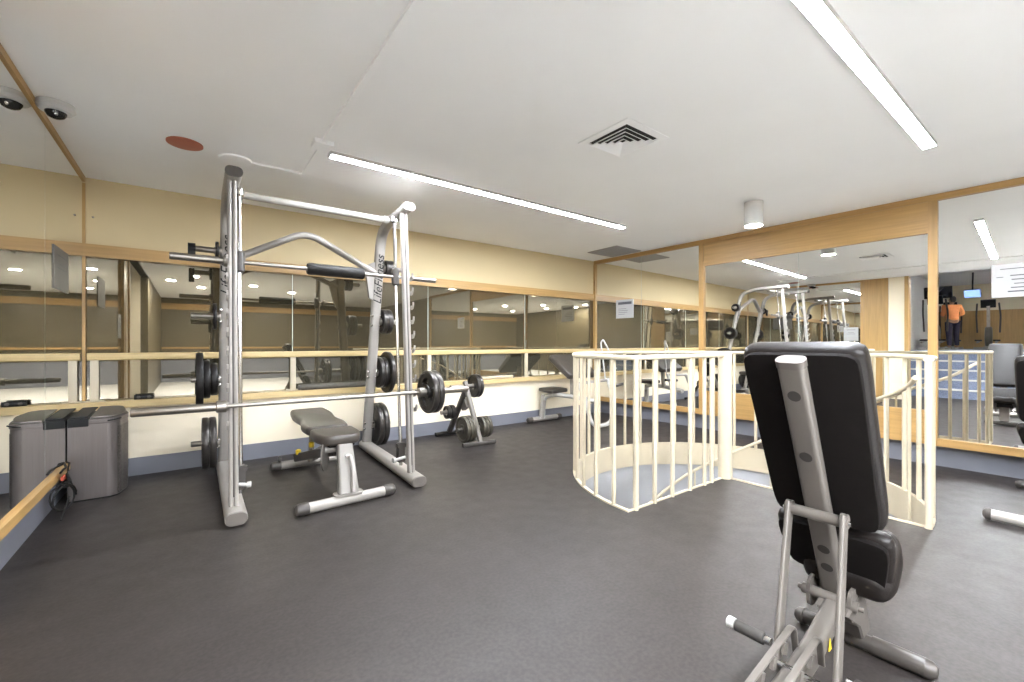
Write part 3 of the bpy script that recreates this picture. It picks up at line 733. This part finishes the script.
# ------------------------------------------------------------------ foreground adjustable bench (and its twin at the right edge)
YCc = .55
def make_bench(label, A, B, handles=True):
    t = thing('adjustable_bench', (1.5, YCc, 0), label, 'weight bench')
    A = V(A); B = V(B); ax = (B-A).normalized(); nn = V((-ax.z, 0, ax.x)).normalized()
    if nn.x < 0: nn = -nn                              # pad side, towards the mirror
    L = (B-A).length
    mp = lambda off, cen=0: (lambda a, b, c_: A + ax*b + nn*(c_+off) + V((0, a, 0)))
    # spine tube with rounded head and plug holes
    MB().sweep([A + nn*.012 + ax*.01, A + nn*.012 + ax*L], rr(.075, .045, .016, 5), up=nn).build('spine', MT['spaint'], t)
    MB().sweep([A + nn*.012 - ax*.012, A + nn*.012 + ax*.012], rr(.082, .050, .022, 5), up=nn).build('spine_cap', MT['spaintd'], t)
    for s_ in (.107, .338, .735, .82): MB().lathe(A + ax*s_*L/.967 - nn*.0095, -nn, [(.0185, -.003), (.0185, .0018)], 24).build('plug_hole', MT['plug'], t)
    def pad(nm, b0, b1, w0, w1, th):
        q = outline([(b0, w0*.96), (b0+.06, w0), (b1-.07, w1), (b1, w1*.93)])
        o = MB().prism([(x, y) for x, y in q], mp(.052), 0, th, .03, 4).build(nm, MT['vinyld'], t)
        q2 = [(x*.93, (y-(b0+b1)/2)*(1-.028/(b1-b0)) + (b0+b1)/2) for x, y in q]
        MB().prism(q2, mp(.052), -.012, .012, .004, 2).build('backing_board', MT['board'], o)
        return o
    pad('backrest', -.025, .665*L/.967, .172, .168, .075)
    pad('lower_back_pad', .685*L/.967, .93*L/.967, .178, .162, .065)
    # seat pad: tilted up at the front, tapering
    sR = Matrix.Rotation(-math.radians(16), 3, 'Y')
    smap = lambda a, b, c_: V((1.965, YCc-.005, .262)) + sR @ V((b, -a, c_))
    st = MB().prism(outline([(-.07, .12), (.0, .142), (.16, .128), (.27, .095)]), smap, 0, .10, .034, 4).build('seat', MT['vinyld'], t)
    MB().prism([(-.08, -.02), (.08, -.02), (.07, .24), (-.07, .24)], smap, -.012, .004).build('seat_board', MT['board'], st, 0)
    # pivot bracket and pin at the foot of the spine
    pv = V((B.x-.017, B.y, B.z+.005))
    m = MB()
    for s_ in (-1, 1): m.prism(rr(.10, .11, .03), lambda a, b, c_, s_=s_: pv + V((a+.01, s_*.062+c_, b-.005)), -.006, .006)
    m.box(pv + V((.045, 0, .03)), (.02, .124, .06)); br_ = m.build('pivot_bracket', MT['spaint'], t, 0)
    m = MB().cyl(pv + V((-.022, -.085, 0)), pv + V((-.022, .085, 0)), .019); m.cyl(pv + V((-.022, -.1, 0)), pv + V((-.022, .1, 0)), .009); m.build('pivot_pin', MT['spaint'], br_)
    # support links from the spine down to the notched ladder
    C = A + ax*.562*L/.967 - nn*.028 + V((0, -.004, 0)); D = V((1.50, YCc-.03, .188)) if handles else V((1.62, YCc, .24)); E_ = C + (D-C)*1.16
    MB().cyl(C + V((0, -.09, 0)), C + V((0, .09, 0)), .0185).build('link_pin', MT['spaint'], t)
    m = MB().cyl(C + V((0, -.098, 0)), C + V((0, .098, 0)), .008); m.build('link_bolt', MT['chrome'], t)
    for s_ in (-1, 1):
        lk = MB().sweep([C + V((0, s_*.079, .02)), E_ + V((0, s_*.079, 0))], rr(.014, .042, .005, 3), up=(1,0,0)).build('support_link', MT['spaint'], t)
        MB().lathe(C + V((0, s_*.079-.009, .004)), (0,1,0), [(.024, 0), (.024, .018)], 18).build('link_eye', MT['spaint'], lk)
        if not handles: continue
        hb = MB().cyl(D + V((0, s_*.10, 0)), D + V((0, s_*.235, 0)), .012).build('handle_bar', MT['chrome'], lk)
        MB().lathe(D + V((0, s_*.118, 0)), (0, s_, 0), [(.012, 0), (.0185, .003), (.0185, .092), (.012, .095)], 18).build('hand_grip', MT['grip'], lk)
        MB().lathe(D + V((0, s_*.214, 0)), (0, s_, 0), [(.0185, 0), (.0185, .022), (.014, .026)], 18).build('grip_end', MT['whitem'], lk)
    MB().cyl(E_ + V((0, -.09, .03)), E_ + V((0, .09, .03)), .010).build('ladder_pin', MT['chrome'], t)
    # notched ladder plates on the main beam
    for s_ in (-1, 1):
        loop = fillet([(1.09, YCc+s_*.036-.006, .115), (1.11, YCc+s_*.036-.006, .165), (1.565, YCc+s_*.036-.006, .245), (1.585, YCc+s_*.036-.006, .145)], .035, 6)
        lp = MB().sweep(loop, rr(.010, .02, .004, 2), up=(0,1,0)).build('ladder_plate', MT['spaint'], t)
        for j in range(5): MB().box((1.18+.08*j, YCc+s_*.036-.006, .148+.011*j), (.024, .010, .035), Matrix.Rotation(.45, 3, 'Y')).build('ladder_tooth', MT['spaint'], lp, 0)
    bm_ = fillet([(.92, YCc, .05), (1.15, YCc, .085), (1.62, YCc, .14), (1.93, YCc+.01, .22)], .12)
    MB().sweep(bm_, rr(.052, .075, .016)).build('main_beam', MT['spaint'], t)
    MB().sweep(fillet([(1.90, YCc, .24), (1.96, YCc, .16), (2.03, YCc, .055)], .1), rr(.085, .05, .018), up=(1,0,0)).build('front_post', MT['spaintd'], t)
    MB().prism([(1.80, .215), (1.93, .13), (1.97, .07), (2.05, .075), (2.02, .16), (1.97, .27)], lambda a, b, c_: (a, YCc+c_, b), -.05, .05, .006, 1).build('side_cheek', MT['spaintd'], t, 0)
    m = MB().prism([(-.012, -.02), (.012, -.02), (0, .02)], lambda a, b, c_: V((1.70, YCc-.029, .155)) + V((a, c_, b)), -.001, .001); m.build('warning_sticker', MT['yellow'], t, 0)
    foot(t, (2.035, YCc-.235), (2.02, YCc+.19), .028, .033, 'cap', 'cap', .03, 'front_foot')
    m = MB().cyl((2.034, YCc-.205, .033), (2.03, YCc-.06, .033), .032); m.build('foot_sleeve', MT['cap'], t)
    foot(t, (.905, YCc-.225), (.905, YCc+.25), .035, .04, 'silver', 'cap', .035, 'rear_foot')
    return t
b1 = make_bench('adjustable bench with raised backrest seen from behind, in front of the stair opening', (1.458, YCc, 1.088), (1.895, YCc+.02, .228))
b2 = make_bench('adjustable bench cut off by the right edge, only a foot tube and pad edge showing', (1.60, YCc, 1.00), (1.905, YCc, .30), False)
b2.location = (b1.location.x + 3.275, b1.location.y - .365, 0)

# ------------------------------------------------------------------ trash bin, cord, notices, odds on the ledge
tb = thing('trash_bin', (-.57, 4.62, 0), 'stainless steel twin lid trash bin in the left corner', 'trash bin')
def bow(x0, x1, y0, y1, r=.06, n=8):
    pts = [(x0, y0)]
    pts += [(x1-.09, y0)]
    for i in range(n+1):
        a = -PI/2 + PI/2*i/n; pts.append((x1-.09+.075*math.cos(a), y0+.09+.09*math.sin(a)))
    for i in range(1, n):
        t = i/n; pts.append((x1-.015+.02*math.sin(PI*t), y0+.09+(y1-y0-.18)*t))
    for i in range(n+1):
        a = PI/2*i/n; pts.append((x1-.09+.075*math.cos(a), y1-.09+.09*math.sin(a)))
    pts += [(x0, y1)]
    return pts
bx0, bx1, by0, by1 = -.715, -.415, 4.40, 4.86
idm = lambda a, b, c_: (a, b, c_)
MB().prism(bow(bx0, bx1, by0, by1), idm, .012, .565).build('body', MT['steel'], tb, 30)
MB().prism([(x, y) for x, y in bow(bx0+.006, bx1-.006, by0+.006, by1-.006)], idm, 0, .014).build('base_ring', MT['black'], tb, 30)
# perforated steel sheet on the bowed end
sh_ = MB(); pts = [(x, y) for x, y in bow(bx0, bx1, by0, by1)][6:22]
vs = []; fs = []
for i, (x, y) in enumerate(pts):
    nx = .002
    vs += [(x+nx, y-(.001 if y < by0+.08 else 0), .02), (x+nx, y-(.001 if y < by0+.08 else 0), .53)]
for i in range(len(pts)-1): fs.append((2*i, 2*i+2, 2*i+3, 2*i+1))
sh_.add(vs, fs); sh_.build('perforated_panel', MT['steelp'], tb, 40)
rim = [(x, y) for x, y in bow(bx0-.0, bx1+.004, by0-.004, by1+.004)]
MB().prism([(bx0, by0-.003), (-.605, by0-.003), (-.605, by1), (bx0, by1)], idm, .545, .605, .004, 1).build('black_collar', MT['black'], tb, 0)
rimr = [(-.604, by0-.003)] + [p for p in rim if p[0] > -.56] + [(-.604, by1+.003)]
MB().prism(rimr, idm, .562, .598, .004, 1).build('steel_collar', MT['steel'], tb, 30)
l1 = MB().prism([(bx0+.012, by0+.01), (-.61, by0+.01), (-.61, by1-.01), (bx0+.012, by1-.01)], lambda a, b, c_: (a, b, c_ + .02*(b-by0)/(by1-by0)), .606, .618, .004, 1).build('black_lid', MT['black'], tb, 0)
l2 = MB().prism([(x*1.0, y) for x, y in ([(-.598, by0+.012)] + [(a-.012, b) for a, b in bow(bx0, bx1, by0+.012, by1-.012) if a > -.5] + [(-.598, by1-.012)])], lambda a, b, c_: (a, b, c_ + .03*(b-by0)/(by1-by0)), .599, .61, .003, 1).build('steel_lid', MT['steel'], tb, 30)
MB().tube(fillet([(-.50, by0-.006, .578), (-.47, by0-.022, .583), (-.43, by0+.03, .588)], .02), .005).build('lid_handle', MT['black'], tb)

pcd = thing('power_cord', (-.73, 4.1, 0), 'black power cord with plug looped over the left mirror sill', 'power cord')
loop = []
for i in range(44):
    a = 2*PI*i/22; w_ = .085*math.cos(a) - .0012*i
    loop.append((-.672 + .45*w_ + .006*math.sin(a*1.3), 4.10 + .75*w_, .118 + .085*math.sin(a) + .0006*i))
loop = [(-.712, 4.37, .306), (-.693, 4.33, .308), (-.69, 4.25, .25)] + loop + [(-.67, 4.02, .05), (-.675, 3.97, .012)]
MB().tube(loop, .0055, 8).build('cable', MT['rubber'], pcd)
MB().tube(fillet([(-.69, 4.05, .302), (-.688, 4.12, .31), (-.69, 4.22, .30), (-.72, 4.33, .31)], .04), .007, 8).build('cable', MT['rubber'], pcd)
MB().box((-.682, 4.15, .20), (.03, .06, .035)).build('plug', MT['rubber'], pcd, 0)
MB().box((-.682, 4.08, .262), (.012, .07, .025)).build('tag_label', MT['red'], pcd, 0)

def notice(name, vs4, nrm, mat, label, lines, t=.004):
    vs4 = [V(p) for p in vs4]; nrm = V(nrm)
    th = thing(name, (vs4[0]+vs4[1])/2, label, 'notice')
    b = MB().add([p for p in vs4] + [p + nrm*t for p in vs4], [(3,2,1,0), (4,5,6,7), (0,1,5,4), (1,2,6,5), (2,3,7,6), (3,0,4,7)])
    b.build('sheet', mat, th, 0)
    if lines:
        k = MB(); u = vs4[1]-vs4[0]; w = vs4[3]-vs4[0]
        for a0, a1, b_, hh in lines:
            q = [vs4[0]+u*a0+w*b_, vs4[0]+u*a1+w*b_, vs4[0]+u*a1+w*(b_+hh), vs4[0]+u*a0+w*(b_+hh)]
            k.add([p + nrm*(t+.0002) for p in q] + [p + nrm*(t+.0008) for p in q], [(3,2,1,0), (4,5,6,7), (0,1,5,4), (1,2,6,5), (2,3,7,6), (3,0,4,7)])
        k.build('printed_lines', MT['ink'], th, 0)
    return th
def rq(s0, s1, z0, z1): return [RW(s0, .001, z0), RW(s1, .001, z0), RW(s1, .001, z1), RW(s0, .001, z1)]
notice('paper_notice', rq(4.50, 4.86, 1.55, 1.835), RN, MT['paper'], 'large white printed notice taped on the tall right mirror',
       [(.14, .60, .84, .022), (.08, .19, .60, .02), (.30, .62, .63, .03), (.32, .60, .51, .03), (.36, .58, .39, .025), (.31, .60, .27, .03), (.26, .64, .15, .04)])
notice('paper_notice', rq(.45, .78, 1.56, 1.85), RN, MT['paper'], 'white notice taped on the narrow mirror by the back right corner',
       [(.12, .9, .74, .14), (.14, .6, .5, .02), (.14, .7, .4, .02), (.14, .66, .3, .02), (.14, .5, .2, .02)])
notice('paper_notice', [(XL+.001, 4.44, 1.515), (XL+.001, 4.02, 1.515), (XL+.001, 4.02, 1.80), (XL+.001, 4.44, 1.80)], (1,0,0), MT['greyp2'], 'grey notice hung on the left mirror above the trash bin',
       [(.15, .8, .8, .02), (.3, .7, .6, .015), (.2, .8, .5, .015)])
notice('paper_notice', [(XL+.001, 3.0, 1.22), (XL+.001, 2.74, 1.22), (XL+.001, 2.74, 1.52), (XL+.001, 3.0, 1.52)], (1,0,0), MT['paper'], 'white notice at the near end of the left mirror, seen only in reflection',
       [(.2, .8, .8, .03), (.3, .7, .6, .02), (.2, .8, .5, .02)])
sp = thing('ledge_speaker', (-.335, YH+.0, .663), 'small black box lying on the back ledge above the trash bin', 'speaker')
MB().sweep([(-.40, YH+.005, .6835), (-.27, YH+.005, .6835)], rr(.035, .04, .012)).build('case', MT['black'], sp)
m = MB(); m.lathe((-.30, YH-.013, .684), (0,-1,0), [(.013, 0), (.013, .003), (.009, .004)], 16); m.lathe((-.37, YH-.013, .684), (0,-1,0), [(.013, 0), (.013, .003), (.009, .004)], 16)
m.build('grille_rings', MT['cap'], sp)
def ledge_bar(x0, x1, r, mat, name, label, cat):
    t = thing(name, ((x0+x1)/2, YH-.005, .663), label, cat)
    z = .663 + r
    MB().lathe((x0+.03, YH-.017, z), (1,0,0), [(r*.9, 0), (r, .006), (r, x1-x0-.066), (r*.9, x1-x0-.06)], 20).build('bar', MT[mat], t)
    for x, s_ in ((x0, 1), (x1, -1)): MB().lathe((x, YH-.017, z), (s_,0,0), [(r*.6, 0), (r*.9, .008), (r*.9, .03)], 20).build('end_cap', MT['cap'], t)
ledge_bar(.90, 1.78, .031, 'foam', 'body_bar', 'dark grey padded bar lying on the ledge behind the bench', 'exercise bar')
ledge_bar(3.03, 3.74, .022, 'white', 'body_bar', 'white exercise bar lying on the ledge behind the plate tree', 'exercise bar')
wm = tag(MB().lathe((-.665, YB-.021, 2.22), (0,-1,0), [(.008, 0), (.008, .01), (.005, .014)], 12).build('wall_hook', MT['bar']), 'tiny metal hook on the cream wall just right of the left corner', 'hook')

# ------------------------------------------------------------------ raised cardio floor, seen only mirrored: screens, machines, person
ZA = RISE*NS
def tv(loc, rz, tilt, w, h, label, mat):
    t = thing('wall_screen', loc, label, 'television', 'hanging televisions')
    R = Matrix.Rotation(rz, 3, 'Z') @ Matrix.Rotation(tilt, 3, 'Y')
    mp = lambda a, b, c_: V(loc) + R @ V((c_, a, b))
    MB().prism(rr(w, h, .02), mp, -.03, .03).build('casing', MT['black'], t, 0)
    MB().prism(rr(w*.94, h*.9, .01), mp, .0305, .034).build('screen', MT[mat], t, 0)
    MB().cyl(V(loc) + R @ V((-.03, 0, .1)), (loc[0]-.12, loc[1], 3.3), .02).build('ceiling_arm', MT['black'], t)
tv((-7.2, 2.12, 2.72), 0, .25, .62, .36, 'black hanging television nearer the steps, seen in the mirror', 'screend')
tv((-7.6, 1.42, 2.66), .2, .3, .36, .24, 'hanging television with a blue picture above the person, seen in the mirror', 'screen')
def elliptical(x, y, label):
    t = thing('elliptical_trainer', (x, y, ZA), label, 'cardio machine', 'cardio machines on the raised floor')
    m = MB(); m.bbox(x-.75, x+.75, y-.06, y+.06, ZA+.02, ZA+.10); m.bbox(x-.72, x-.66, y-.28, y+.28, ZA, ZA+.07); m.bbox(x+.66, x+.72, y-.28, y+.28, ZA, ZA+.07)
    m.build('base_frame', MT['silver'], t, 0)
    MB().lathe((x-.45, y-.08, ZA+.42), (0,1,0), [(.3, 0), (.33, .02), (.33, .14), (.3, .16)], 32).build('drive_housing', MT['cap'], t)
    MB().sweep(fillet([(x-.4, y, ZA+.5), (x-.32, y, ZA+1.0), (x-.25, y, ZA+1.42)], .1), rr(.09, .08, .02), up=(0,1,0)).build('mast', MT['silver'], t)
    MB().box((x-.25, y, ZA+1.5), (.08, .34, .26), Matrix.Rotation(.4, 3, 'Y')).build('console', MT['black'], t, 0)
    for s_ in (-1, 1):
        MB().tube(fillet([(x-.35, y+s_*.25, ZA+.55), (x-.30, y+s_*.27, ZA+1.1), (x-.08, y+s_*.24, ZA+1.5)], .12), .022).build('arm_lever', MT['cap'], t)
        MB().sweep([(x-.30, y+s_*.2, ZA+.28), (x+.62, y+s_*.2, ZA+.22)], rr(.05, .05, .01)).build('pedal_bar', MT['silver'], t)
        MB().box((x+.12, y+s_*.2, ZA+.29), (.36, .15, .05)).build('pedal', MT['rubber'], t, 0)
elliptical(-6.6, 2.15, 'elliptical trainer under the black television, seen in the mirror')
elliptical(-9.9, 2.1, 'elliptical trainer behind the person in orange, seen in the mirror')
elliptical(-9.6, 1.2, 'elliptical trainer right of the person in orange, seen in the mirror')

def skin_obj(name, verts, edges, radii, mat, parent, root=0, sub=2):
    me = bpy.data.meshes.new(name)
    r = parent
    o0 = V(parent.location)
    me.from_pydata([V(p) for p in verts], edges, [])
    ob_ = bpy.data.objects.new(name, me); COL.objects.link(ob_); ob_.parent = parent
    me.materials.append(mat)
    md = ob_.modifiers.new('skin', 'SKIN'); md.use_smooth_shade = True
    lay = me.skin_vertices[0].data if me.skin_vertices else None
    if lay is None:
        bm = bmesh.new(); bm.from_mesh(me); bm.verts.layers.skin.verify(); bm.to_mesh(me); bm.free(); lay = me.skin_vertices[0].data
    for i, rr_ in enumerate(radii):
        lay[i].radius = rr_ if isinstance(rr_, tuple) else (rr_, rr_); lay[i].use_root = (i == root)
    s2 = ob_.modifiers.new('sub', 'SUBSURF'); s2.levels = sub; s2.render_levels = sub
    return ob_
pe = thing('person', (-8.7, 1.93, ZA), 'person in an orange top and dark trousers on the raised floor, seen in the mirror', 'person')
pe.rotation_euler = (0, 0, math.radians(150))        # facing away towards the machines
# local: +x forward, z up, 1.70 m
bodyv = [(0,0,.93), (.01,0,1.08), (.02,0,1.25), (.02,0,1.38), (.02,0,1.46), (.035,0,1.53), (.05,0,1.60), (.045,0,1.67),
         (.0,.095,.86), (.03,.10,.48), (-.02,.10,.08), (.0,-.095,.86), (-.02,-.10,.48), (-.05,-.10,.08),
         (.0,.17,1.40), (-.02,.25,1.15), (.17,.17,1.08), (.25,.12,1.10), (.0,-.17,1.40), (-.02,-.25,1.15), (.17,-.17,1.08), (.25,-.12,1.10), (.13,.105,.035), (.10,-.105,.035)]
bodye = [(0,1),(1,2),(2,3),(3,4),(4,5),(5,6),(6,7),(0,8),(8,9),(9,10),(0,11),(11,12),(12,13),(3,14),(14,15),(15,16),(16,17),(3,18),(18,19),(19,20),(20,21),(10,22),(13,23)]
bodyr = [(.13,.105),(.125,.10),(.14,.105),(.12,.09),.052,.06,.088,.06,.085,.058,.04,.085,.058,.04,.055,.042,.033,.03,.055,.042,.033,.03,.035,.035]
skin_obj('body', bodyv, bodye, bodyr, MT['skin'], pe)
hv = []; he = []; hr = []
for s_ in (-1, 1):
    for j, (dy, l) in enumerate(((-.03, .07), (-.01, .085), (.01, .08), (.03, .065))):
        i0 = len(hv); hv += [(.25, s_*(.12)+dy, 1.10), (.25+l*.6, s_*.115+dy, 1.095), (.25+l, s_*.11+dy, 1.07)]; he += [(i0,i0+1),(i0+1,i0+2)]; hr += [.012, .009, .008]
    i0 = len(hv); hv += [(.22, s_*.12-s_*.03, 1.105), (.27, s_*.12-s_*.06, 1.11), (.30, s_*.12-s_*.065, 1.10)]; he += [(i0,i0+1),(i0+1,i0+2)]; hr += [.013, .01, .009]
o = skin_obj('fingers', hv, he, hr, MT['skin'], pe, 0, 1)
for i in range(0, len(hv), 3): o.data.skin_vertices[0].data[i].use_root = True
skin_obj('orange_top', [(0,0,.90), (.01,0,1.06), (.02,0,1.25), (.02,0,1.385), (.02,0,1.45), (.0,.175,1.395), (-.02,.255,1.15), (.10,.20,1.10), (.0,-.175,1.395), (-.02,-.255,1.15), (.10,-.20,1.10)],
         [(0,1),(1,2),(2,3),(3,4),(3,5),(5,6),(6,7),(3,8),(8,9),(9,10)], [(.175,.14),(.165,.135),(.17,.125),(.14,.105),.07,.075,.062,.05,.075,.062,.05], MT['orange'], pe)
skin_obj('trousers', [(0,0,.94), (.0,.10,.84), (.03,.105,.48), (-.02,.105,.10), (.0,-.10,.84), (-.02,-.105,.48), (-.05,-.105,.10)],
         [(0,1),(1,2),(2,3),(0,4),(4,5),(5,6)], [(.15,.12),.105,.075,.055,.105,.075,.055], MT['navy'], pe)
skin_obj('hair', [(.02,0,1.70), (-.02,0,1.66), (-.04,0,1.58), (-.03,0,1.52)], [(0,1),(1,2),(2,3)], [(.07,.07),(.088,.08),(.08,.05),(.055,.03)], MT['hair'], pe)
for s_, x in ((1, .03), (-1, .0)):
    ob_ = MB().lathe((-.06+x-.0, s_*.105, .04), (1,0,0), [(.02, 0), (.042, .02), (.045, .12), (.04, .20), (.02, .25)], 16)
    me_o = ob_.build('shoe', MT['whitem'], None); me_o.parent = pe; me_o.location = (x+.065, s_*.105, 0.)

# ------------------------------------------------------------------ world, camera, view
w = bpy.data.worlds.new('world'); SC.world = w; w.use_nodes = True
w.node_tree.nodes['Background'].inputs['Color'].default_value = (.9, .93, 1, 1)
w.node_tree.nodes['Background'].inputs['Strength'].default_value = .05
cam = bpy.data.cameras.new('camera'); co = bpy.data.objects.new('camera', cam); COL.objects.link(co)
cam.sensor_fit = 'HORIZONTAL'; cam.sensor_width = 36; cam.lens = 432*36/1024
cam.shift_y = (344-341)/1024
cam.clip_start = .02
co.location = (0, 0, 1.15); co.rotation_euler = (PI/2, 0, -math.radians(36.6))
SC.camera = co
SC.view_settings.view_transform = 'Standard'; SC.view_settings.look = 'None'
SC.view_settings.gamma = 1; SC.view_settings.use_curve_mapping = False
SC.view_settings.exposure = 4.18
SC.cycles.max_bounces = 14; SC.cycles.glossy_bounces = 8; SC.cycles.diffuse_bounces = 6
